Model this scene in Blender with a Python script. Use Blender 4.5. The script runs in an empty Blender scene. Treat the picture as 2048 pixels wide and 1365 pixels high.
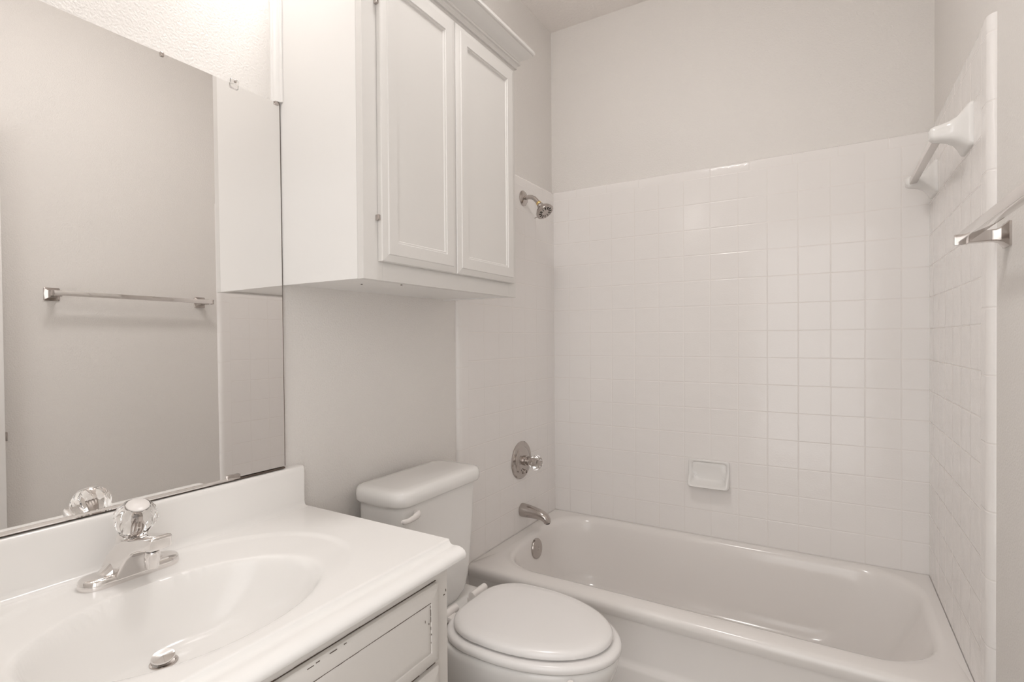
import bpy, bmesh, math
from mathutils import Vector, Matrix
from math import sin, cos, pi, radians, sqrt

S = bpy.context.scene
C = S.collection

# ------------------------------------------------------------------ camera
cam_d = bpy.data.cameras.new('camera')
cam = bpy.data.objects.new('camera', cam_d)
C.objects.link(cam)
S.camera = cam
YAW, PITCH, ROLL, FPX = 0.5406, -0.0098, -0.0070, 1053.08
Fw = Vector((-sin(YAW)*cos(PITCH), cos(YAW)*cos(PITCH), sin(PITCH)))
Rt = Fw.cross(Vector((0, 0, 1))).normalized()
Up = Rt.cross(Fw)
R2 = Rt*cos(ROLL) + Up*sin(ROLL)
U2 = -Rt*sin(ROLL) + Up*cos(ROLL)
M = Matrix((R2, U2, -Fw)).transposed().to_4x4()
M.translation = Vector((1.1667, -2.3532, 1.2186))
cam.matrix_world = M
cam_d.sensor_fit = 'HORIZONTAL'
cam_d.sensor_width = 36.0
cam_d.lens = FPX*36.0/2048
cam_d.shift_y = 7.01/2048
cam_d.clip_start = 0.01

# ------------------------------------------------------------------ world, exposure
w = bpy.data.worlds.new('world')
S.world = w
w.use_nodes = True
wb = w.node_tree.nodes['Background']
wb.inputs[0].default_value = (1.0, 0.98, 0.965, 1)
wb.inputs[1].default_value = 2.55
S.view_settings.view_transform = 'Standard'
S.view_settings.look = 'None'
S.view_settings.gamma = 1
S.view_settings.use_curve_mapping = False
S.view_settings.exposure = 0.0
BULB = 8.5
FILL_DOME = 40.0  # strength of the added ceiling fill
S.cycles.use_denoising = True
S.cycles.max_bounces = 14
S.cycles.diffuse_bounces = 8
S.cycles.glossy_bounces = 6
S.cycles.transmission_bounces = 10
S.cycles.caustics_refractive = True
S.cycles.sample_clamp_indirect = 6

# ------------------------------------------------------------------ constants
T = 0.1095            # tile pitch
W = 1.474             # tile face of the right wall (left tile face is x=0, back tile face y=0)
XL, XR, YB = -0.015, 1.489, 0.012
RIM = 0.37
ZC = 2.742
YF = -2.42            # doorway wall
TT = RIM + 14*T       # top of the square tiles
YJ = -0.733           # where tiles meet the bullnose column

# ------------------------------------------------------------------ helpers
def obj(name, bm, m, parent=None, smooth=True, angle=40):
    me = bpy.data.meshes.new(name)
    bmesh.ops.recalc_face_normals(bm, faces=bm.faces)
    bm.to_mesh(me); bm.free()
    o = bpy.data.objects.new(name, me)
    C.objects.link(o)
    if isinstance(m, (list, tuple)):
        for k in m: me.materials.append(k)
    else:
        me.materials.append(m)
    if smooth:
        for p in me.polygons: p.use_smooth = True
        try:
            me.set_sharp_from_angle(angle=radians(angle))
        except Exception: pass
    if parent:
        o.parent = parent
        o.matrix_parent_inverse = Matrix.Translation(-parent.location) if parent.parent is None else Matrix.Identity(4)
    return o

def top(o, label, cat, group=None):
    o['label'] = label; o['category'] = cat
    if group: o['group'] = group
    return o

def thing(name, label, cat, loc, group=None):
    o = bpy.data.objects.new(name, None)
    o.empty_display_size = 0.05
    C.objects.link(o); o.location = loc
    return top(o, label, cat, group)

def struct(name, bm, m, smooth=False):
    o = obj(name, bm, m, None, smooth)
    o['kind'] = 'structure'
    return o

def box(bm, lo, hi, bevel=0, seg=2):
    lo = Vector(lo); hi = Vector(hi)
    r = bmesh.ops.create_cube(bm, size=1)
    vs = r['verts']
    for v in vs:
        v.co = Vector(((lo[i]+hi[i])/2 + v.co[i]*(hi[i]-lo[i]) for i in range(3)))
    if bevel:
        es = list({e for v in vs for e in v.link_edges})
        bmesh.ops.bevel(bm, geom=es, offset=bevel, segments=seg, affect='EDGES', profile=0.5)
    return bm

def B(lo, hi, bevel=0, seg=2):
    return box(bmesh.new(), lo, hi, bevel, seg)

def loft(bm, rings, cap0=True, cap1=True, closed=True):
    vr = [[bm.verts.new(p) for p in r] for r in rings]
    n = len(vr[0])
    for a, b in zip(vr, vr[1:]):
        for i in range(n if closed else n-1):
            j = (i+1) % n
            bm.faces.new((a[i], a[j], b[j], b[i]))
    if cap0 and closed: bm.faces.new(vr[0][::-1])
    if cap1 and closed: bm.faces.new(vr[-1])
    return vr

def lathe(bm, prof, mat=None, n=32, cap0=True, cap1=True, rfun=None):
    """profile of (radius, height) turned about local z, then moved by mat"""
    mat = mat or Matrix.Identity(4)
    rings = []
    for r, h in prof:
        ring = []
        for i in range(n):
            a = 2*pi*i/n
            rr = r*(rfun(a, h) if rfun else 1)
            ring.append(mat @ Vector((rr*cos(a), rr*sin(a), h)))
        rings.append(ring)
    loft(bm, rings, cap0, cap1)
    return bm

def axis_mat(loc, d):
    d = Vector(d).normalized()
    q = Vector((0, 0, 1)).rotation_difference(d)
    return Matrix.Translation(loc) @ q.to_matrix().to_4x4()

def tube(bm, pts, rad, n=16, up=Vector((0, 1, 0)), sq=None):
    """sweep; rad a number or list; pts in a plane whose normal is up"""
    rings = []
    for i, p in enumerate(pts):
        p = Vector(p)
        a = Vector(pts[max(i-1, 0)]); b = Vector(pts[min(i+1, len(pts)-1)])
        t = (b-a).normalized(); s = up.normalized(); u = s.cross(t).normalized()
        r = rad[i] if isinstance(rad, (list, tuple)) else rad
        rs, ru = r if isinstance(r, (list, tuple)) else (r, r)
        rings.append([p + s*rs*cos(2*pi*k/n) + u*ru*sin(2*pi*k/n) for k in range(n)])
    loft(bm, rings)
    return bm

def rrect(x0, x1, y0, y1, r, k=6, m=6):
    """rounded rectangle outline, equal point counts whatever the sizes"""
    r = max(min(r, (x1-x0)/2-1e-4, (y1-y0)/2-1e-4), 1e-4)
    cs = [(x1-r, y0+r, -pi/2), (x1-r, y1-r, 0), (x0+r, y1-r, pi/2), (x0+r, y0+r, pi)]
    out = []
    for ci, (cx, cy, a0) in enumerate(cs):
        arc = [(cx+r*cos(a0+pi/2*i/k), cy+r*sin(a0+pi/2*i/k)) for i in range(k+1)]
        out += arc
        nx = cs[(ci+1) % 4]
        q = (nx[0]+r*cos(nx[2]), nx[1]+r*sin(nx[2]))
        p = arc[-1]
        for i in range(1, m):
            out.append((p[0]+(q[0]-p[0])*i/m, p[1]+(q[1]-p[1])*i/m))
    return out

def prism(bm, prof, a, b, axis):
    """closed 2D profile extruded from a to b along axis (0,1,2); profile in the other two axes in order"""
    def P(u, v, t):
        if axis == 0: return Vector((t, u, v))
        if axis == 1: return Vector((u, t, v))
        return Vector((u, v, t))
    loft(bm, [[P(u, v, a) for u, v in prof], [P(u, v, b) for u, v in prof]])
    return bm

def sstep(a, b, x):
    t = min(max((x-a)/(b-a), 0), 1)
    return t*t*(3-2*t)

def dup(root, loc, rotz=0):
    r = root.copy(); C.objects.link(r); r.location = loc; r.rotation_euler = (0, 0, rotz)
    for ch in list(root.children):
        c = ch.copy(); C.objects.link(c); c.parent = r
        for g in ch.children:
            d = g.copy(); C.objects.link(d); d.parent = c
    return r

# ------------------------------------------------------------------ materials
def mat(name, col, rough=0.5, metal=0.0, spec=0.5, trans=0.0, ior=1.45, coat=0.0, bump=None, var=None):
    m = bpy.data.materials.new(name); m.use_nodes = True
    nt = m.node_tree; b = nt.nodes['Principled BSDF']
    b.inputs['Base Color'].default_value = (*col, 1)
    b.inputs['Roughness'].default_value = rough
    b.inputs['Metallic'].default_value = metal
    b.inputs['Specular IOR Level'].default_value = spec
    b.inputs['Transmission Weight'].default_value = trans
    b.inputs['IOR'].default_value = ior
    b.inputs['Coat Weight'].default_value = coat
    tc = nt.nodes.new('ShaderNodeTexCoord')
    if var:
        # soft, blotchy colour variation belonging to the surface
        n = nt.nodes.new('ShaderNodeTexNoise'); n.inputs['Scale'].default_value = var[0]
        nt.links.new(tc.outputs['Object'], n.inputs['Vector'])
        r = nt.nodes.new('ShaderNodeMixRGB'); r.inputs[1].default_value = (*col, 1)
        r.inputs[2].default_value = (*[c*var[1] for c in col], 1)
        nt.links.new(n.outputs[0], r.inputs[0]); nt.links.new(r.outputs[0], b.inputs['Base Color'])
    if bump:
        prev = None
        for sc, st, det in bump:
            n = nt.nodes.new('ShaderNodeTexNoise')
            n.inputs['Scale'].default_value = sc; n.inputs['Detail'].default_value = det
            nt.links.new(tc.outputs['Object'], n.inputs['Vector'])
            bp = nt.nodes.new('ShaderNodeBump'); bp.inputs['Strength'].default_value = 1
            bp.inputs['Distance'].default_value = st
            nt.links.new(n.outputs[0], bp.inputs['Height'])
            if prev: nt.links.new(prev.outputs[0], bp.inputs['Normal'])
            prev = bp
        nt.links.new(prev.outputs[0], b.inputs['Normal'])
    return m

def tile_mat(name, u_axis=None, u_off=0, u_pitch=T, v_axis=2, v_off=RIM, v_pitch=T, col=(0.815, 0.793, 0.778), gw=0.0015):
    """glazed ceramic tile: grout joints from position, each joint a shallow groove"""
    m = mat(name, col, 0.12)
    nt = m.node_tree; b = nt.nodes['Principled BSDF']
    N = nt.nodes.new; L = nt.links.new
    tc = N('ShaderNodeTexCoord'); sp = N('ShaderNodeSeparateXYZ'); L(tc.outputs['Object'], sp.inputs[0])
    def line(ax, off, pitch):
        a = N('ShaderNodeMath'); a.operation = 'SUBTRACT'; L(sp.outputs[ax], a.inputs[0]); a.inputs[1].default_value = off + pitch/2
        p = N('ShaderNodeMath'); p.operation = 'PINGPONG'; L(a.outputs[0], p.inputs[0]); p.inputs[1].default_value = pitch/2
        # pingpong is 0 at tile centre, pitch/2 at the joint
        return p.outputs[0], pitch/2
    def soft(o, half, wd):
        r = N('ShaderNodeMapRange'); r.interpolation_type = 'SMOOTHSTEP'
        L(o, r.inputs['Value']); r.inputs['From Min'].default_value = half-wd; r.inputs['From Max'].default_value = half-wd*0.25
        return r.outputs['Result']
    ls = []
    if u_axis is not None: ls.append(line(u_axis, u_off, u_pitch))
    if v_axis is not None: ls.append(line(v_axis, v_off, v_pitch))
    def comb(wd):
        outs = [soft(o, h, wd) for o, h in ls]
        if len(outs) == 1: return outs[0]
        mx = N('ShaderNodeMath'); mx.operation = 'MAXIMUM'; L(outs[0], mx.inputs[0]); L(outs[1], mx.inputs[1])
        return mx.outputs[0]
    mask = comb(gw); groove = comb(gw*2.2)
    mix = N('ShaderNodeMixRGB'); L(mask, mix.inputs[0])
    mix.inputs[1].default_value = (*col, 1); mix.inputs[2].default_value = (col[0]*.95, col[1]*.935, col[2]*.92, 1)
    L(mix.outputs[0], b.inputs['Base Color'])
    rm = N('ShaderNodeMapRange'); L(mask, rm.inputs['Value']); rm.inputs['To Min'].default_value = .12; rm.inputs['To Max'].default_value = .55
    L(rm.outputs[0], b.inputs['Roughness'])
    n1 = N('ShaderNodeTexNoise'); n1.inputs['Scale'].default_value = 170; n1.inputs['Detail'].default_value = 1
    n2 = N('ShaderNodeTexNoise'); n2.inputs['Scale'].default_value = 22; n2.inputs['Detail'].default_value = 0
    L(tc.outputs['Object'], n1.inputs['Vector']); L(tc.outputs['Object'], n2.inputs['Vector'])
    b1 = N('ShaderNodeBump'); b1.inputs['Distance'].default_value = 0.00022; L(n1.outputs[0], b1.inputs['Height'])
    b2 = N('ShaderNodeBump'); b2.inputs['Distance'].default_value = 0.0008; L(n2.outputs[0], b2.inputs['Height']); L(b1.outputs[0], b2.inputs['Normal'])
    b3 = N('ShaderNodeBump'); b3.inputs['Distance'].default_value = 0.0005; b3.invert = True
    L(groove, b3.inputs['Height']); L(b2.outputs[0], b3.inputs['Normal']); L(b3.outputs[0], b.inputs['Normal'])
    return m

M_paint = mat('greige_wall_paint', (0.745, 0.722, 0.698), 0.45, spec=.45, bump=[(210, .0015, 2.0)])
M_ceil = mat('ceiling_paint', (0.85, 0.815, 0.79), 0.8, bump=[(90, .003, 3)])
M_trim = mat('white_semigloss_paint', (0.82, 0.81, 0.795), 0.28, bump=[(30, .0004, 2)])
M_door = mat('cabinet_door_paint', (0.70, 0.685, 0.665), 0.3, bump=[(40, .0003, 2)])
M_drawer = mat('vanity_paint', (0.68, 0.655, 0.625), 0.38, bump=[(45, .0006, 3)], var=(4, .95))
M_marble = mat('cultured_marble', (0.85, 0.84, 0.825), 0.14, bump=[(18, .0003, 1)])
M_china = mat('white_china', (0.78, 0.77, 0.755), 0.08, spec=.55)
M_seat = mat('toilet_seat_enamel', (0.80, 0.785, 0.775), 0.18)
M_tub = mat('tub_enamel', (0.79, 0.765, 0.745), 0.13, bump=[(12, .0005, 1)])
M_plastic = mat('white_plastic', (0.78, 0.75, 0.73), 0.25)
M_chrome = mat('chrome', (0.80, 0.775, 0.76), 0.05, metal=1)
M_nickel = mat('aged_chrome', (0.52, 0.48, 0.455), 0.16, metal=1)
M_brass = mat('brass_collar', (0.80, 0.58, 0.25), 0.25, metal=1)
M_rubber = mat('dark_rubber', (0.05, 0.045, 0.04), 0.6)
M_gap = mat('dark_gap', (0.10, 0.075, 0.06), 0.8)
M_crystal = mat('clear_acrylic', (1, 0.99, 0.98), 0.02, trans=1, ior=1.47)
M_clipg = mat('clear_clip_plastic', (0.97, 0.96, 0.95), 0.1, trans=.9, ior=1.4)
M_mirror = mat('mirror_silver', (0.90, 0.89, 0.88), 0.0, metal=1)
M_floor = mat('floor_vinyl', (0.33, 0.29, 0.25), 0.45, bump=[(8, .0004, 4)], var=(6, .8))
M_tile_back = tile_mat('tile_back', 0, 0.0806)
M_tile_side = tile_mat('tile_side', 1, YJ)
M_trim_back = tile_mat('tile_trim_back', 0, 0.12, 0.1545, None)
M_bull_r = tile_mat('bullnose_right', None, 0, T, 2, 1.899, 0.154)
M_bull_l = tile_mat('bullnose_left', None, 0, T, 2, 1.268, 0.154)
M_trim_side = tile_mat('tile_trim_side', 1, YJ, 0.1545, None)
M_glow = bpy.data.materials.new('lamp_glow'); M_glow.use_nodes = True
_b = M_glow.node_tree.nodes['Principled BSDF']
_b.inputs['Base Color'].default_value = (1, .95, .9, 1)
_b.inputs['Emission Color'].default_value = (1.0, 0.968, 0.945, 1); _b.inputs['Emission Strength'].default_value = BULB

M_fill_dome = M_glow.copy(); M_fill_dome.name = 'fill_dome_glow'  # glow for the added fill dome
M_fill_dome.node_tree.nodes['Principled BSDF'].inputs['Emission Strength'].default_value = FILL_DOME
# ------------------------------------------------------------------ setting
Y0 = -3.3
struct('floor', B((-.3, Y0, -.1), (1.9, .2, 0)), M_floor)
struct('ceiling', B((-.2, YF-.1, ZC), (1.7, .2, ZC+.1)), M_ceil)
wl = struct('wall_left', B((XL-.1, YF-.1, 0), (XL, .1, ZC)), M_paint)
wr = struct('wall_right', B((XR, YF-.1, 0), (XR+.1, .1, ZC)), M_paint)
wk = struct('wall_back', B((XL-.1, YB, 0), (XR+.1, YB+.1, ZC)), M_paint)
bm = bmesh.new()   # wall with the doorway the picture is taken from
box(bm, (XL-.1, YF-.1, 0), (.66, YF, ZC)); box(bm, (1.44, YF-.1, 0), (XR+.1, YF, ZC)); box(bm, (.66, YF-.1, 2.06), (1.44, YF, ZC))
struct('wall_front', bm, M_paint)
struct('baseboard_left', B((XL, -1.49, 0), (XL+.012, -.80, .085), .003), M_trim)

# tile panels
def side_panel(x_wall, x_face, nm, parent, m):
    obj(nm, B((min(x_wall, x_face), YJ, RIM-.05), (max(x_wall, x_face), YB, TT)), m, parent, False)
obj('tile_panel', B((0, 0, RIM-.05), (W, YB, TT)), M_tile_back, wk, False)
side_panel(XL, 0, 'tile_panel', wl, M_tile_side)
side_panel(W, XR, 'tile_panel', wr, M_tile_side)
# trim course above the square tiles, upper edge rounded back to the wall
def cap_profile(face, wall, z0, z1, n=6):
    s = 1 if wall > face else -1
    d = abs(wall-face)
    out = [(wall, z0), (face, z0)]
    for i in range(n+1):
        a = pi/2*i/n
        out.append((face + s*d*(1-cos(a)), z1-d + d*sin(a)))
    return out
bm = bmesh.new(); prism(bm, cap_profile(0, YB, TT, TT+.042), 0, W, 0)
obj('tile_trim', bm, M_trim_back, wk)
for wall, xw, xf, mm in ((wl, XL, 0, M_trim_side), (wr, XR, W, M_trim_side)):
    bm = bmesh.new(); prism(bm, cap_profile(xf, xw, TT, TT+.042), YJ, 0.0, 1)
    obj('tile_trim', bm, mm, wall)
# bullnose columns at the open edges
for wall, xw, xf, mm in ((wl, XL, 0, M_bull_l), (wr, XR, W, M_bull_r)):
    s = 1 if xw > xf else -1; d = abs(xw-xf)+.002
    prof = [(xw, YJ), (xf, YJ), (xf, YJ-.036)]
    for i in range(1, 9):
        a = pi/2*i/8
        prof.append((xf + s*d*(1-cos(a)), YJ-.036-.022*sin(a)))
    bm = bmesh.new(); prism(bm, prof, 0.0, TT+.036, 2)
    obj('bullnose_trim', bm, mm, wall)

# open door lying back against the right wall
dr = thing('door_1', 'white', 'door', (1.46, YF+.06, 0))
for k in ('label', 'category'): del dr[k]
dr['kind'] = 'structure'
obj('door_slab', B((1.435, -2.395, .012), (1.470, -1.624, 2.035), .002), M_trim, dr)
obj('latch_plate', B((1.441, -1.625, .872), (1.464, -1.616, .905), .001), M_nickel, dr)
kn = bmesh.new(); lathe(kn, [(.026, 0), (.026, .006), (.010, .012), (.010, .03), (.024, .04), (.027, .052), (.018, .062), (.001, .064)], axis_mat((1.435, -1.73, .888), (-1, 0, 0)), 20)
obj('door_knob', kn, M_nickel, dr)

# corner moulding between wall and wall cabinet
bm = bmesh.new()
pr = [(XL, -1.5165), (XL, -1.538), (XL+.004, -1.538), (XL+.006, -1.534), (XL+.010, -1.533), (XL+.015, -1.527), (XL+.0165, -1.522), (XL+.021, -1.520), (XL+.021, -1.5165)]
prism(bm, pr, 1.812, ZC, 2)
struct('trim_1', bm, M_trim, True)

# ------------------------------------------------------------------ bathtub
tub = thing('bathtub', 'white enamel bathtub in the tiled alcove behind the toilet', 'bathtub', (W/2, -.38, 0))
bm = bmesh.new()
e_ = .0015
spec = [  # x0 x1 y0 y1 r z
    (e_, W-e_, -.742, -e_, .002, .325), (e_, W-e_, -.748, -e_, .002, .345), (e_, W-e_, -.747, -e_, .002, .358), (e_, W-e_, -.741, -e_, .002, .366), (e_, W-e_, -.730, -e_, .002, RIM),
    (.045, W-.026, -.692, -.014, .165, RIM),
    (.052, W-.030, -.682, -.018, .17, .3695), (.062, W-.040, -.668, -.026, .18, .366), (.070, W-.048, -.659, -.034, .18, .358), (.075, W-.054, -.653, -.040, .18, .345),
    (.080, W-.070, -.647, -.046, .18, .30), (.092, W-.110, -.638, -.058, .18, .22), (.108, W-.160, -.625, -.074, .17, .13),
    (.125, W-.205, -.608, -.092, .16, .09), (.160, W-.255, -.575, -.125, .14, .066), (.215, W-.32, -.52, -.18, .12, .060), (.5, .9, -.37, -.33, .01, .057)]
rings = [[Vector((x, y, z)) for x, y in rrect(x0, x1, y0, y1, r, 10, 10)] for x0, x1, y0, y1, r, z in spec]
loft(bm, rings, False, True)
bs = obj('basin', bm, M_tub, tub, True, 60)
# apron with its shallow raised foot
bm = bmesh.new()
ap = [(-.742, .335), (-.737, .30), (-.736, .20), (-.740, .186), (-.748, .178), (-.750, .17), (-.750, 0), (-.70, 0), (-.70, .335)]
prism(bm, ap, .001, W-.001, 0)
obj('apron', bm, M_tub, tub, True, 60)
bm = bmesh.new()
lathe(bm, [(.043, 0), (.043, .004), (.040, .008), (.030, .0095), (.008, .010), (.007, .0085), (.001, .0085)], axis_mat((.0795, -.350, .310), (1, 0, .12)), 36)
ov = obj('overflow_plate', bm, M_nickel, tub)
bm = bmesh.new(); lathe(bm, [(.028, 0), (.028, .003), (.02, .004), (.001, .003)], axis_mat((.28, -.35, .061), (0, 0, 1)), 24)
obj('drain', bm, M_nickel, tub)

# ------------------------------------------------------------------ shower fittings
sh = thing('shower_head', 'chrome shower head on a bent arm, high on the tiled side wall', 'shower head', (0, -.305, 1.848))
bm = bmesh.new(); lathe(bm, [(.034, 0), (.034, .003), (.028, .009), (.016, .013), (.010, .014)], axis_mat((0, -.305, 1.848), (1, 0, 0)), 28)
obj('flange', bm, M_nickel, sh)
bm = bmesh.new()
pts = [(.008, -.305, 1.848), (.030, -.305, 1.8495), (.044, -.305, 1.847), (.056, -.305, 1.841), (.066, -.305, 1.831), (.080, -.305, 1.814)]
tube(bm, pts, .0095, 14); obj('arm', bm, M_nickel, sh)
d = Vector((.60, -.12, -.78)).normalized(); p0 = Vector((.077, -.305, 1.818))
bm = bmesh.new(); lathe(bm, [(.0108, 0), (.0118, .002), (.0118, .010), (.0108, .012)], axis_mat(p0, d), 18); obj('collar', bm, M_brass, sh)
bm = bmesh.new()
lathe(bm, [(.012, .012), (.015, .016), (.016, .023), (.013, .027), (.020, .031), (.026, .036), (.031, .040), (.037, .050), (.040, .058), (.039, .062), (.033, .0645), (.030, .063), (.001, .063)],
      axis_mat(p0, d), 40, rfun=lambda a, h: 1+(.02*cos(20*a) if h > .045 else 0))
hd = obj('spray_head', bm, M_nickel, sh)
bm = bmesh.new(); mm = axis_mat(p0, d)
for k in range(12):
    a = 2*pi*k/12
    c1 = [Vector((cos(a)*r_ - sin(a)*s_, sin(a)*r_ + cos(a)*s_, .0646)) for r_, s_ in ((.016, -.0012), (.030, -.0014), (.030, .0014), (.016, .0012))]
    loft(bm, [[mm @ (v - Vector((0, 0, .003))) for v in c1], [mm @ v for v in c1]])
obj('nozzles', bm, M_rubber, hd)
bm = bmesh.new(); tube(bm, [(p0+d*.055+Vector((-.028, 0, -.018))), (p0+d*.058+Vector((-.050, 0, -.022)))], .002, 8); obj('spray_lever', bm, M_nickel, hd)

def crystal(bm, m_, R, H, n=10):
    """fluted clear knob on local z, from 0 to H"""
    prof = [(.55, 0), (.68, .02), (.74, .12), (.90, .32), (1.0, .52), (1.0, .64), (.88, .82), (.70, .95), (.58, 1.0)]
    lathe(bm, [(r*R, h*H) for r, h in prof], m_, n*4, rfun=lambda a, h: 1 - .10*(abs(((a*n/(2*pi)) % 1)-.5)*2)**2 * (1 if .02*H < h < .95*H else .2))

va = thing('tub_valve', 'round chrome valve plate with a clear knob on the tiles above the tub spout', 'shower valve', (0, -.340, .684))
bm = bmesh.new()
lathe(bm, [(.083, 0), (.083, .004), (.079, .008), (.074, .008), (.060, .0085), (.054, .015), (.040, .019), (.024, .020)], axis_mat((0, -.340, .684), (1, 0, 0)), 48)
obj('escutcheon', bm, M_nickel, va)
bm = bmesh.new(); lathe(bm, [(.022, .018), (.022, .030), (.018, .032), (.020, .036), (.020, .046), (.013, .048), (.013, .058)], axis_mat((0, -.340, .684), (1, 0, 0)), 28)
obj('stem', bm, M_nickel, va)
bm = bmesh.new(); crystal(bm, axis_mat((.050, -.340, .682), (1, -.02, -.03)), .034, .048)
kb = obj('knob', bm, M_crystal, va, True, 25); kb['label'] = 'clear fluted knob'
bm = bmesh.new(); lathe(bm, [(.0085, .048), (.0085, .080), (.001, .081)], axis_mat((0, -.340, .684), (1, 0, -.02)), 12); obj('knob_screw', bm, M_nickel, kb)
bm = bmesh.new(); lathe(bm, [(.010, .012), (.010, .030), (.006, .032), (.005, .026)], axis_mat((0, -.345, .634), (1, 0, .1)), 16)
obj('stop_screw', bm, M_nickel, va)
bm = bmesh.new(); lathe(bm, [(.006, .0), (.006, .006)], axis_mat((.012, -.362, .648), (1, 0, 0)), 12); obj('screw', bm, M_rubber, va)

sp = thing('tub_spout', 'chrome tub spout on the tiled side wall below the valve', 'tub spout', (0, -.336, .463))
bm = bmesh.new()
pts = [(0, -.336, .462), (.004, -.336, .462), (.030, -.336, .461), (.060, -.336, .459), (.085, -.336, .456), (.104, -.336, .452), (.118, -.336, .445), (.126, -.336, .435), (.1285, -.336, .425)]
rad = [(.027, .029), (.028, .030), (.027, .029), (.0255, .0255), (.0245, .0225), (.0235, .0205), (.022, .019), (.020, .0165), (.018, .014)]
tube(bm, pts, rad, 24); obj('spout_body', bm, M_nickel, sp)
bm = bmesh.new(); lathe(bm, [(.010, 0), (.010, .004), (.001, .004)], axis_mat((.1285, -.336, .4245), (.1, 0, -1)), 16); obj('outlet', bm, M_rubber, sp)

# soap dish
sd = None
x0, x1, z0, z1 = .648, .814, .583, .698
def soap_ring(inset, f, r):
    out = []
    for x, z in rrect(x0+inset, x1-inset, z0+inset, z1-inset*.8, r, 5, 5):
        t = (z1-z)/(z1-z0)
        out.append(Vector((x, -f(t), z)))
    return out
bm = bmesh.new()
out = lambda t: .010 + .040*sstep(.35, 1.0, t)
loft(bm, [soap_ring(0, lambda t: -.004, .010), soap_ring(0, lambda t: .6*out(t), .010), soap_ring(.002, lambda t: .9*out(t), .011), soap_ring(.006, out, .012),
          soap_ring(.010, lambda t: out(t)-.001, .012), soap_ring(.014, lambda t: out(t)-.008, .014),
          soap_ring(.020, lambda t: .006 + .010*sstep(.6, 1, t), .016), soap_ring(.035, lambda t: .004, .016)], True, True)
o = obj('soap_dish', bm, M_china, None, True, 60)
top(o, 'white ceramic soap dish set in the tiled back wall over the tub', 'soap dish')

# white ceramic towel bar
cb = thing('ceramic_towel_bar', 'white ceramic towel bar on the shower tiles of the right wall', 'towel bar', (W, -.35, 1.745))
for yc in (-.600, -.105):
    bm = bmesh.new()
    secs = [(0, .055, .055, .010), (.006, .055, .055, .012), (.010, .052, .052, .014), (.018, .042, .042, .018), (.028, .032, .032, .018), (.042, .024, .026, .016), (.056, .020, .0225, .015), (.070, .018, .020, .014), (.078, .014, .016, .012), (.081, .007, .009, .006)]
    rings = [[Vector((W-h, yc+a, 1.745+b)) for a, b in rrect(-hw, hw, -hz, hz, r, 5, 4)] for h, hw, hz, r in secs]
    loft(bm, rings)
    obj('post', bm, M_china, cb, True, 60)
obj('bar', B((W-.070, -.592, 1.735), (W-.050, -.113, 1.755), .002), M_plastic, cb)

# chrome towel bar
tb = thing('chrome_towel_bar', 'chrome towel bar on the painted right wall, nearer than the ceramic one', 'towel bar', (XR, -1.17, 1.430))
for yc in (-.878, -1.462):
    bm = bmesh.new()
    secs = [(0, .026, .004), (.004, .026, .004), (.006, .023, .003), (.014, .015, .003), (.022, .0125, .003), (.036, .0115, .002), (.040, .012, .002), (.066, .012, .002)]
    rings = [[Vector((XR-h, yc+a, 1.430+b)) for a, b in rrect(-hw, hw, -hw, hw, r, 2, 2)] for h, hw, r in secs]
    loft(bm, rings)
    obj('bracket', bm, M_nickel, tb, True, 20)
obj('bar', B((XR-.082, -1.484, 1.4205), (XR-.063, -.856, 1.4395), .0012), M_chrome, tb)

for ya, yb_ in ((-.8585, -.8535), (-1.4865, -1.4815)):
    obj('end_cap', B((XR-.0842, ya, 1.4188), (XR-.0618, yb_, 1.4412), .0008), M_nickel, tb)

# ------------------------------------------------------------------ wall cabinet over the toilet
cab = thing('wall_cabinet', 'white two-door wall cabinet with crown moulding above the toilet', 'cabinet', (XL, -1.19, 1.36))
XF = .28
cy0, cy1, cz0, cz1 = -1.516, -.848, 1.358, 2.166
bm = bmesh.new()
box(bm, (XL, cy0, cz0), (XF-.019, cy0+.015, cz1)); box(bm, (XL, cy1-.015, cz0), (XF-.019, cy1, cz1))
box(bm, (XL, cy0+.015, cz0+.004), (XF-.019, cy1-.015, cz0+.018)); box(bm, (XL, cy0+.015, cz1-.015), (XF-.019, cy1-.015, cz1))
obj('case', bm, M_trim, cab, False)
bm = bmesh.new()
box(bm, (XF-.019, cy0, cz0-.001), (XF, cy0+.060, cz1), .001); box(bm, (XF-.019, cy1-.045, cz0-.001), (XF, cy1, cz1), .001)
box(bm, (XF-.019, cy0+.060, cz0-.001), (XF, cy1-.045, cz0+.055), .001); box(bm, (XF-.019, cy0+.060, cz1-.085), (XF, cy1-.045, cz1), .001)
obj('face_frame', bm, M_door, cab, False)
def panel_front(y0, y1, z0, z1, xb, steps):
    """door or drawer front: nested rectangles, each at its own inset and height off xb"""
    bm = bmesh.new()
    rings = [[Vector((xb+h, y, z)) for y, z in rrect(y0+i, y1-i, z0+i, z1-i, .0004, 1, 1)] for i, h in steps]
    loft(bm, rings)
    return bm
door_steps = [(0, .0), (0, .011), (.0015, .0135), (.008, .0160), (.016, .0168), (.018, .0190), (.046, .0190), (.0475, .0165), (.0515, .0165), (.0535, .0135), (.085, .0135)]
for y0, y1, hs in ((-1.472, -1.192, -1), (-1.188, -.879, 1)):
    dd = obj('door', panel_front(y0, y1, 1.400, 2.088, XF+.001, door_steps), M_door, cab, True, 30)
    yh = y0 if hs < 0 else y1
    for zh in (1.497, 1.990):
        bm = bmesh.new()
        box(bm, (XF+.000, yh-(.007 if hs < 0 else 0), zh-.004), (XF+.010, yh+(.007 if hs > 0 else 0), zh+.009), .001)
        if hs < 0: obj('hinge', bm, M_nickel, dd)
        else: bm.free()
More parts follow.
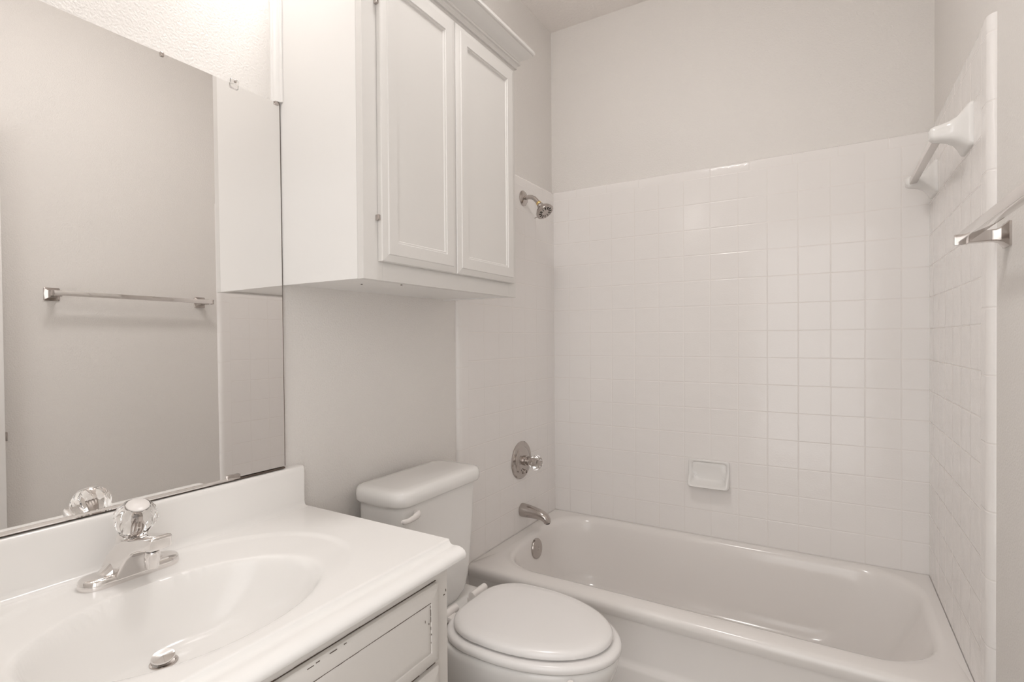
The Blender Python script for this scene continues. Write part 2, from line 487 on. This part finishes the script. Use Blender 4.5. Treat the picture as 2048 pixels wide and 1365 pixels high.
# crown
def crown_run(bm, a, b):
    """profile swept along the front, with mitred returns down both ends"""
    prof = [(.000, 2.110), (.006, 2.110), (.007, 2.120), (.010, 2.123), (.015, 2.124), (.0165, 2.128), (.015, 2.132), (.012, 2.134), (.016, 2.139), (.024, 2.143), (.034, 2.149), (.041, 2.157), (.0435, 2.162), (.048, 2.163), (.050, 2.166), (.050, 2.175), (.047, 2.176), (.000, 2.176)]
    path = []
    for o_, z in prof:
        path.append([Vector((XL+.001, cy0-o_, z)), Vector((XF+o_, cy0-o_, z)), Vector((XF+o_, cy1+o_, z)), Vector((XL+.001, cy1+o_, z))])
    rings = [[path[i][k] for i in range(len(prof))] for k in range(4)]
    loft(bm, rings[a:b])
bm = bmesh.new(); crown_run(bm, 1, 4)
CR = obj('crown_moulding', bm, M_door, cab, True, 30)
for hx, hy in ((XF-.06, -1.33), (XF-.13, -1.40)):
    bm = bmesh.new(); lathe(bm, [(.0025, 0), (.0025, .002)], Matrix.Translation((hx, hy, cz0+.0025)), 10); obj('nail_hole', bm, M_gap, cab)

# ------------------------------------------------------------------ mirror
ay, apc = radians(.6), radians(-.35)
mroot = thing('wall_mirror', 'large frameless wall mirror resting on the vanity backsplash', 'mirror', (-.008, -1.518, .90))
RM = Matrix.Translation((0, -1.519, .903)) @ Matrix.Rotation(ay, 4, 'Z') @ Matrix.Rotation(apc, 4, 'Y')
def mbox(lo, hi, bev=0):
    bm = B(lo, hi, bev)
    bmesh.ops.transform(bm, matrix=RM, verts=bm.verts)
    return bm
obj('mirror_glass', mbox((-.005, -.885, .003), (0, 0, .907)), M_mirror, mroot, False)
obj('mirror_edge', mbox((-.0052, 0, .003), (-.0002, .0018, .907)), M_gap, mroot, False)
# polished lower channel, its face leaning up
bm = bmesh.new()
prism(bm, [(-.006, -.001), (.0032, -.001), (.0032, .0012), (.0018, .0050), (-.006, .0050)], -.885, -.135, 1)
bmesh.ops.transform(bm, matrix=RM, verts=bm.verts)
obj('channel', bm, M_chrome, mroot, False)
obj('shadow_gap', mbox((-.006, -.885, -.003), (.0015, 0, .0005)), M_gap, mroot, False)
bm = mbox((-.004, -.150, 0), (.006, -.120, .011), .0015); c = obj('clip', bm, M_nickel, mroot); c['label'] = 'chrome mirror clip'
bm = mbox((-.002, -.128, .896), (.005, -.108, .918), .003); c = obj('clip', bm, M_clipg, mroot); c['label'] = 'clear plastic mirror clip'
bm = bmesh.new(); lathe(bm, [(.0035, 0), (.0035, .002), (.001, .003)], RM @ axis_mat((.005, -.118, .912), (1, 0, 0)), 12); obj('screw', bm, M_nickel, c)
bm = mbox((-.002, -.275, .900), (.003, -.268, .909), .001); c = obj('clip', bm, M_nickel, mroot); c['label'] = 'small chrome mirror clip'
bm = mbox((-.002, -.014, .901), (.004, -.003, .909), .001); c = obj('clip', bm, M_nickel, mroot); c['label'] = 'small chrome mirror clip'

# ------------------------------------------------------------------ vanity light (above the frame, over the mirror)
ZL = 2.24
vl = thing('vanity_light', 'white vanity light bar with globe bulbs on the wall above the mirror', 'wall lamp', (XL, -2.0, ZL))
obj('backplate', B((XL, -2.36, ZL-.055), (XL+.045, -1.64, ZL+.055), .006), M_chrome, vl)
for k in range(4):
    y = -2.30+.2*k
    bm = bmesh.new(); lathe(bm, [(.022, 0), (.012, .01), (.012, .05), (.024, .055), (.024, .085)], axis_mat((XL+.044, y, ZL), (1, 0, 0)), 20); obj('socket', bm, M_plastic, vl)
    bm = bmesh.new(); bmesh.ops.create_uvsphere(bm, u_segments=24, v_segments=16, radius=.050, matrix=Matrix.Translation((XL+.170, y, ZL)))
    obj('bulb', bm, M_glow, vl)

# added fill light on the ceiling, out of view, to lift the room's brightness
DX_, DY_ = .55, -1.43
cl = thing('ceiling_fill', 'added round fill light on the bathroom ceiling, out of view', 'fill light', (DX_, DY_, ZC))
bm = bmesh.new(); lathe(bm, [(.165, 0), (.165, .018), (.155, .024), (.150, .02)], axis_mat((DX_, DY_, ZC), (0, 0, -1)), 40); obj('rim', bm, M_trim, cl)
bm = bmesh.new(); lathe(bm, [(.150, .018), (.140, .045), (.110, .068), (.060, .082), (.001, .087)], axis_mat((DX_, DY_, ZC), (0, 0, -1)), 40); obj('diffuser', bm, M_fill_dome, cl)

# ------------------------------------------------------------------ vanity counter with its bowl
ct = thing('vanity_countertop', 'white cultured marble vanity countertop with moulded oval sink', 'countertop', (.25, -1.94, .76))
ZT = .795
CX, CY, BA, BB = .289, -1.893, .214, .153      # bowl centre, half length (y), half width (x)
DX, DY, DEP = .205, -1.900, .112               # drain
OX, OY, OA, OB = .243, -1.880, .300, .218      # outer shallow oval
def ctz(x, y):
    ro = sqrt(((x-OX)/OB)**2 + ((y-OY)/OA)**2)
    fr = 1 - sstep(.30, .41, x)
    z = ZT - .0035*fr*sstep(1.0, .955, ro) if ro < 1 else ZT
    if ro < 1: z -= .003*(1-ro)*fr
    lo, hi = 0.0, 2.5
    for _ in range(22):
        m = (lo+hi)/2
        cx = DX+(CX-DX)*m; cy = DY+(CY-DY)*m
        if ((x-cx)/(BB*m+1e-6))**2 + ((y-cy)/(BA*m+1e-6))**2 > 1: lo = m
        else: hi = m
    r = hi
    # soft-edged bowl
    def bowl(r): return DEP*(1-r**4) if r < 1 else -DEP*4*(r-1)
    b = bowl(r); k = .0045
    dep = (b + sqrt(b*b+4*k*k))/2 - (0 if r < 1.35 else 0)
    return z - dep
def lin(a, b, n): return [a+(b-a)*i/n for i in range(n+1)]
xs = lin(.012, .4745, 92); ys = lin(-2.41, -1.467, 180)
bm = bmesh.new()
grid = [[bm.verts.new((x, y, ctz(x, y))) for y in ys] for x in xs]
for i in range(len(xs)-1):
    for j in range(len(ys)-1):
        bm.faces.new((grid[i][j], grid[i+1][j], grid[i+1][j+1], grid[i][j+1]))
# front edge profile (cove then rounded nose), continuing the same surface
edge = [(.4752, -.0006), (.4762, -.0030), (.4780, -.0068), (.4815, -.0096), (.4860, -.0106), (.4910, -.0102), (.4950, -.0096), (.5020, -.0098), (.5100, -.0120), (.5165, -.0165), (.5195, -.0225), (.5190, -.0285), (.5150, -.0340), (.5060, -.0380), (.4750, -.0385), (.4745, -.0200), (.4745, -.0100)]
prev = grid[-1]
for ex, ez in edge[:-1]:
    row = [bm.verts.new((ex, y, ZT+ez)) for y in ys]
    for j in range(len(ys)-1): bm.faces.new((prev[j], row[j], row[j+1], prev[j+1]))
    prev = row
# right-hand end cap
endv = [Vector((xs[0], ys[-1], ZT))]
bm2v = [grid[i][-1] for i in range(len(xs))]
cap = [bm.verts.new((v.co.x, v.co.y, v.co.z)) for v in bm2v]
for ex, ez in edge[:-2]: cap.append(bm.verts.new((ex, ys[-1], ZT+ez)))
low = bm.verts.new((.012, ys[-1], ZT-.0385)); cap.append(low)
bm.faces.new(cap)
obj('top', bm, M_marble, ct, True, 50)
bm = bmesh.new()
bsp = [(XL, ZT-.03), (XL, .898), (.006, .898), (.0095, .8965), (.0115, .893), (.012, .886), (.012, ZT+.014), (.014, ZT+.006), (.019, ZT+.0015), (.028, ZT-.0002), (.028, ZT-.03)]
prism(bm, bsp, -2.41, -1.472, 1)
obj('backsplash', bm, M_marble, ct, True, 60)
zd = ctz(DX, DY)
bm = bmesh.new(); lathe(bm, [(.021, -.004), (.021, .0008), (.018, .0012), (.016, -.001), (.001, -.001)], axis_mat((DX, DY, zd+.001), (0, 0, 1)), 32)
ds = obj('drain_flange', bm, M_nickel, ct)
bm = bmesh.new(); lathe(bm, [(.012, 0), (.017, .004), (.018, .006), (.017, .008), (.001, .0088)], axis_mat((DX-.002, DY, zd+.004), (.18, -.12, 1)), 28)
obj('drain_stopper', bm, M_chrome, ct)

# ------------------------------------------------------------------ faucet
fx, fy, fz = .066, -1.888, ZT-.0045
fa = thing('sink_faucet', 'chrome single-knob sink faucet on the vanity countertop', 'faucet', (fx, fy, fz))
def stad(hl, hw, z, n=12):
    out = []
    for i in range(n+1):
        a = -pi/2 + pi*i/n; out.append(Vector((fx+hw*sin(a), fy+(hl-hw)+hw*cos(a), z)))
    for i in range(n+1):
        a = pi/2 + pi*i/n; out.append(Vector((fx+hw*sin(a), fy-(hl-hw)+hw*cos(a), z)))
    return out
bm = bmesh.new()
loft(bm, [stad(.080, .026, fz), stad(.081, .0265, fz+.004), stad(.080, .026, fz+.013), stad(.077, .024, fz+.0165), stad(.070, .018, fz+.0185), stad(.060, .008, fz+.020)])
obj('base_plate', bm, M_chrome, fa, True, 45)
# body rising from the plate, concave flanks
bm = bmesh.new()
secs = [(.014, .066, .024), (.020, .054, .0245), (.028, .043, .0245), (.038, .034, .0245), (.050, .028, .0245), (.062, .0255, .024), (.072, .0245, .0235), (.077, .023, .022)]
loft(bm, [[Vector((fx-.002+b*cos(2*pi*i/36)+h*.10, fy+a*sin(2*pi*i/36), fz+h)) for i in range(36)] for h, a, b in secs])
obj('body', bm, M_chrome, fa, True, 50)
# spout: a thick arm sweeping up and out over the bowl
pts = [(.062, .0), (.092, .008), (.100, .028), (.110, .044), (.124, .055), (.138, .060), (.156, .064), (.172, .067)]
topl = [(.050, .030), (.060, .050), (.075, .066), (.090, .074), (.112, .079), (.136, .084), (.156, .088), (.174, .0915)]
ww = [.040, .036, .031, .027, .0235, .021, .0195, .0185]
bm = bmesh.new()
rings = []
for (bx, bz), (tx, tz), h in zip(pts, topl, ww):
    r_ = .0045
    ring = []
    d2 = Vector((tx-bx, 0, tz-bz)); L_ = d2.length; d2n = d2/L_
    for a, b_ in rrect(-h, h, 0, L_, r_, 4, 2):
        ring.append(Vector((bx, fy+a, fz+bz)) + d2n*b_)
    rings.append(ring)
last = rings[-1]; cc = sum(last, Vector())/len(last)
rings.append([cc+(v-cc)*.93+Vector((.003, 0, .0005)) for v in last])
rings.append([cc+(v-cc)*.75+Vector((.0045, 0, .001)) for v in last])
loft(bm, rings)
obj('spout', bm, M_chrome, fa, True, 50)
bm = bmesh.new(); lathe(bm, [(.0095, .030), (.0110, .032), (.0110, .040), (.0120, .042), (.0120, .054), (.011, .060)], axis_mat((.142, fy, fz), (.05, 0, 1)), 28)
obj('aerator', bm, M_chrome, fa)
kd = Vector((.42, -.05, .90)).normalized(); kp = Vector((fx+.008, fy, fz+.072))
bm = bmesh.new(); lathe(bm, [(.0235, -.003), (.0245, .001), (.0235, .004), (.0225, .006), (.0235, .008), (.0225, .0115), (.016, .012)], axis_mat(kp, kd), 32)
obj('collar', bm, M_chrome, fa)
bm = bmesh.new(); crystal(bm, axis_mat(kp+kd*.012, kd), .0345, .057)
kb = obj('knob', bm, M_crystal, fa, True, 25); kb['label'] = 'clear fluted acrylic knob'
bm = bmesh.new(); lathe(bm, [(.0180, .0562), (.0180, .0585), (.0165, .0597), (.001, .0602)], axis_mat(kp+kd*.012, kd), 32)
obj('knob_cap', bm, M_plastic, kb)
bm = bmesh.new(); lathe(bm, [(.006, .001), (.006, .034), (.003, .036)], axis_mat(kp+kd*.012, kd), 16); obj('knob_stem', bm, M_nickel, kb)

# ------------------------------------------------------------------ vanity cabinet
vc = thing('vanity_cabinet', 'white painted vanity base cabinet with chipped drawer fronts', 'vanity cabinet', (.25, -1.94, 0))
VX = .485; vy0, vy1 = -2.405, -1.487
bm = bmesh.new()
box(bm, (XL+.001, vy0, .10), (VX-.019, vy0+.016, .7565)); box(bm, (XL+.001, vy1-.016, 0.0), (VX-.019, vy1, .7565)); box(bm, (XL+.001, vy0+.016, .10), (VX-.019, vy1-.016, .116))
box(bm, (VX-.075, vy0, 0), (VX-.060, vy1-.016, .10))
obj('case', bm, M_drawer, vc, False)
bm = bmesh.new()
box(bm, (VX-.019, vy1-.050, .10), (VX, vy1, .7565), .0015); box(bm, (VX-.019, vy0, .10), (VX, vy0+.045, .7565), .0015)
box(bm, (VX-.019, vy0+.045, .722), (VX, vy1-.050, .7565)); box(bm, (VX-.019, vy0+.045, .10), (VX, vy1-.050, .14))
box(bm, (VX-.019, vy0+.045, .560), (VX, vy1-.050, .585)); box(bm, (VX-.019, -1.965, .14), (VX, -1.93, .722))
obj('face_frame', bm, M_drawer, vc, False)
dst = [(0, 0), (0, .009), (.002, .012), (.005, .0135), (.007, .0150), (.026, .0150), (.0275, .0132), (.0285, .0140), (.040, .0140)]
for y0, y1, z0, z1 in ((-1.945, -1.530, .577, .731), (-2.375, -1.955, .577, .731), (-1.945, -1.530, .115, .566), (-2.375, -1.955, .115, .566)):
    nm = 'drawer' if z0 > .5 else 'door'
    obj(nm, panel_front(y0, y1, z0, z1, VX+.0008, dst), M_drawer, vc, True, 30)
# chipped paint, plus dark strips that paint the shade in the drawer-edge seams
bm = bmesh.new()
import random
random.seed(4)
def fleck(y, z, ly, lz, x=VX+.0158):
    box(bm, (x-.0006, y, z), (x+.0002, y+ly, z+lz))
def seam(ya, yb, z, x, dens, th=.0010):  # row of thin dark strips drawn as the seam's shadow line
    y = ya
    while y < yb:
        l = random.uniform(.006, .035)
        if random.random() < dens: box(bm, (x-.001, y, z+random.uniform(-.0002, .0002)), (x+.0003, y+l, z+th*random.uniform(.5, 1.3)+.0004))
        y += l
seam(-1.945, -1.531, .7312, VX+.0012, 1, .0009)
seam(-1.945, -1.565, .7024, VX+.0150, 1, .0002)
seam(-1.945, -1.555, .5662, VX+.0012, .9, .0013)
for zz, hh in ((.624, .003), (.651, .006), (.666, .010), (.678, .013), (.694, .004)): fleck(-1.5585, zz, .0005, hh, VX+.0153)
for y, z, a, b_ in ((-1.576, .672, .0008, .005), (-1.565, .664, .0008, .003), (-1.500, .690, .004, .0022), (-1.493, .696, .0012, .005), (-1.558, .640, .001, .003)):
    fleck(y, z, a, b_, VX+.0158 if y < -1.53 else VX+.0006)
for yy, zz, ll in ((-1.842, .7262, .012), (-1.826, .7275, .007), (-1.80, .7285, .014), (-1.772, .729, .005)): fleck(yy, zz, ll, .0011, VX+.0140)
o = obj('chips_and_seam_shade', bm, M_gap, vc, False); o['kind'] = 'stuff'

# ------------------------------------------------------------------ toilet
YT = -1.089
to = thing('toilet', 'white two-piece toilet with closed lid between vanity and bathtub', 'toilet', (.35, YT, 0))
def egg(x_back, x_front, hw, z, e_back=4.0, n=56, yc=YT, xc=None):
    xc = xc if xc is not None else x_back + (x_front-x_back)*.39
    out = []
    for i in range(n):
        a = 2*pi*i/n
        c_, s_ = cos(a), sin(a)
        if c_ >= 0: x = xc+(x_front-xc)*c_; y = hw*s_
        else:
            x = xc-(xc-x_back)*abs(c_)**(2/e_back); y = hw*math.copysign(abs(s_)**(2/e_back), s_)
            y *= 1 - .22*((xc-x)/(xc-x_back))**3
        out.append(Vector((x, yc+y, z)))
    return out
# bowl
bm = bmesh.new()
loft(bm, [egg(.18, .60, .115, 0), egg(.18, .60, .118, .02), egg(.20, .57, .105, .06), egg(.19, .56, .100, .14), egg(.17, .59, .115, .21), egg(.16, .645, .140, .27),
          egg(.17, .685, .162, .325), egg(.20, .703, .175, .365), egg(.22, .709, .180, .388), egg(.225, .709, .180, .402), egg(.230, .705, .176, .4085), egg(.238, .697, .168, .4095), egg(.27, .66, .13, .4095)])
obj('bowl', bm, M_china, to, True, 60)
# deck joining bowl and tank
bm = bmesh.new()
dk = [(.020, .27, .085, .03, .20), (.016, .30, .105, .03, .29), (.016, .31, .145, .035, .345), (.016, .315, .172, .04, .372), (.018, .315, .178, .04, .385), (.026, .308, .170, .036, .394), (.05, .29, .15, .03, .396)]
loft(bm, [[Vector((x, YT+y, z)) for x, y in rrect(x0, x1, -h, h, r, 5, 4)] for x0, x1, h, r, z in dk])
obj('deck', bm, M_china, to, True, 60)
YK = -1.130
bm = bmesh.new()
tk = [(.030, .160, .130, .03, .397), (.024, .170, .158, .035, .425), (.022, .178, .168, .04, .47), (.020, .184, .175, .04, .56), (.018, .190, .180, .04, .68), (.018, .192, .182, .04, .770)]
loft(bm, [[Vector((x, YK+y, z)) for x, y in rrect(x0, x1, -h, h, r, 8, 4)] for x0, x1, h, r, z in tk])
tank = obj('tank', bm, M_china, to, True, 60)
bm = bmesh.new()
ld = [(.020, .196, .186, .040, .768), (.014, .204, .192, .044, .7685), (.012, .208, .195, .045, .775), (.012, .209, .196, .045, .790), (.013, .207, .194, .044, .801), (.017, .202, .189, .040, .808), (.026, .192, .180, .034, .8115), (.045, .17, .16, .02, .8125)]
loft(bm, [[Vector((x, YK+y, z)) for x, y in rrect(x0, x1, -h, h, r, 8, 4)] for x0, x1, h, r, z in ld])
obj('tank_lid', bm, M_china, to, True, 60)
# flush handle
bm = bmesh.new()
hp = [(.203, -1.250, .742), (.207, -1.262, .741), (.209, -1.280, .738), (.209, -1.300, .7365), (.208, -1.316, .7385), (.206, -1.322, .740)]
tube(bm, hp, [(.006, .010), (.007, .0105), (.0065, .0085), (.006, .0070), (.0055, .0065), (.003, .004)], 14, up=Vector((1, 0, 0)))
lathe(bm, [(.009, 0), (.009, .014), (.006, .016)], axis_mat((.188, -1.252, .742), (1, 0, 0)), 16)
obj('flush_handle', bm, M_plastic, to, True, 60)
# seat and lid
bm = bmesh.new()
st = [(.251, .709, .177, .4125), (.248, .713, .180, .4128), (.245, .716, .183, .417), (.245, .716, .183, .426), (.248, .713, .180, .431), (.254, .706, .174, .4335), (.262, .698, .167, .4338), (.30, .65, .13, .4338)]
loft(bm, [egg(a, b, h, z) for a, b, h, z in st]); obj('seat', bm, M_seat, to, True, 60)
bm = bmesh.new()
st = [(.270, .686, .161, .4375), (.266, .690, .1645, .4378), (.263, .693, .167, .4425), (.263, .693, .167, .4495), (.268, .688, .162, .4555), (.278, .677, .151, .4595), (.31, .642, .127, .4615), (.36, .56, .07, .4625)]
loft(bm, [egg(a, b, h, z, xc=.43) for a, b, h, z in st]); obj('lid', bm, M_seat, to, True, 60)
for s in (-1, 1):
    yh = YT + s*.075
    bm = bmesh.new()
    box(bm, (.205, yh-.020, .397), (.238, yh+.020, .420), .004)
    tube(bm, [(.234, yh-.036, .436), (.234, yh-.012, .436), (.234, yh+.012, .436), (.234, yh+.036, .436)], .0115, 14, up=Vector((1, 0, 0)))
    box(bm, (.232, yh-.018, .418), (.262, yh+.018, .434), .003)
    obj('hinge', bm, M_plastic, to, True, 40)
bm = bmesh.new(); box(bm, (.640, YT-.147, .409), (.652, YT-.135, .4128), .001); obj('bumper', bm, M_plastic, to)
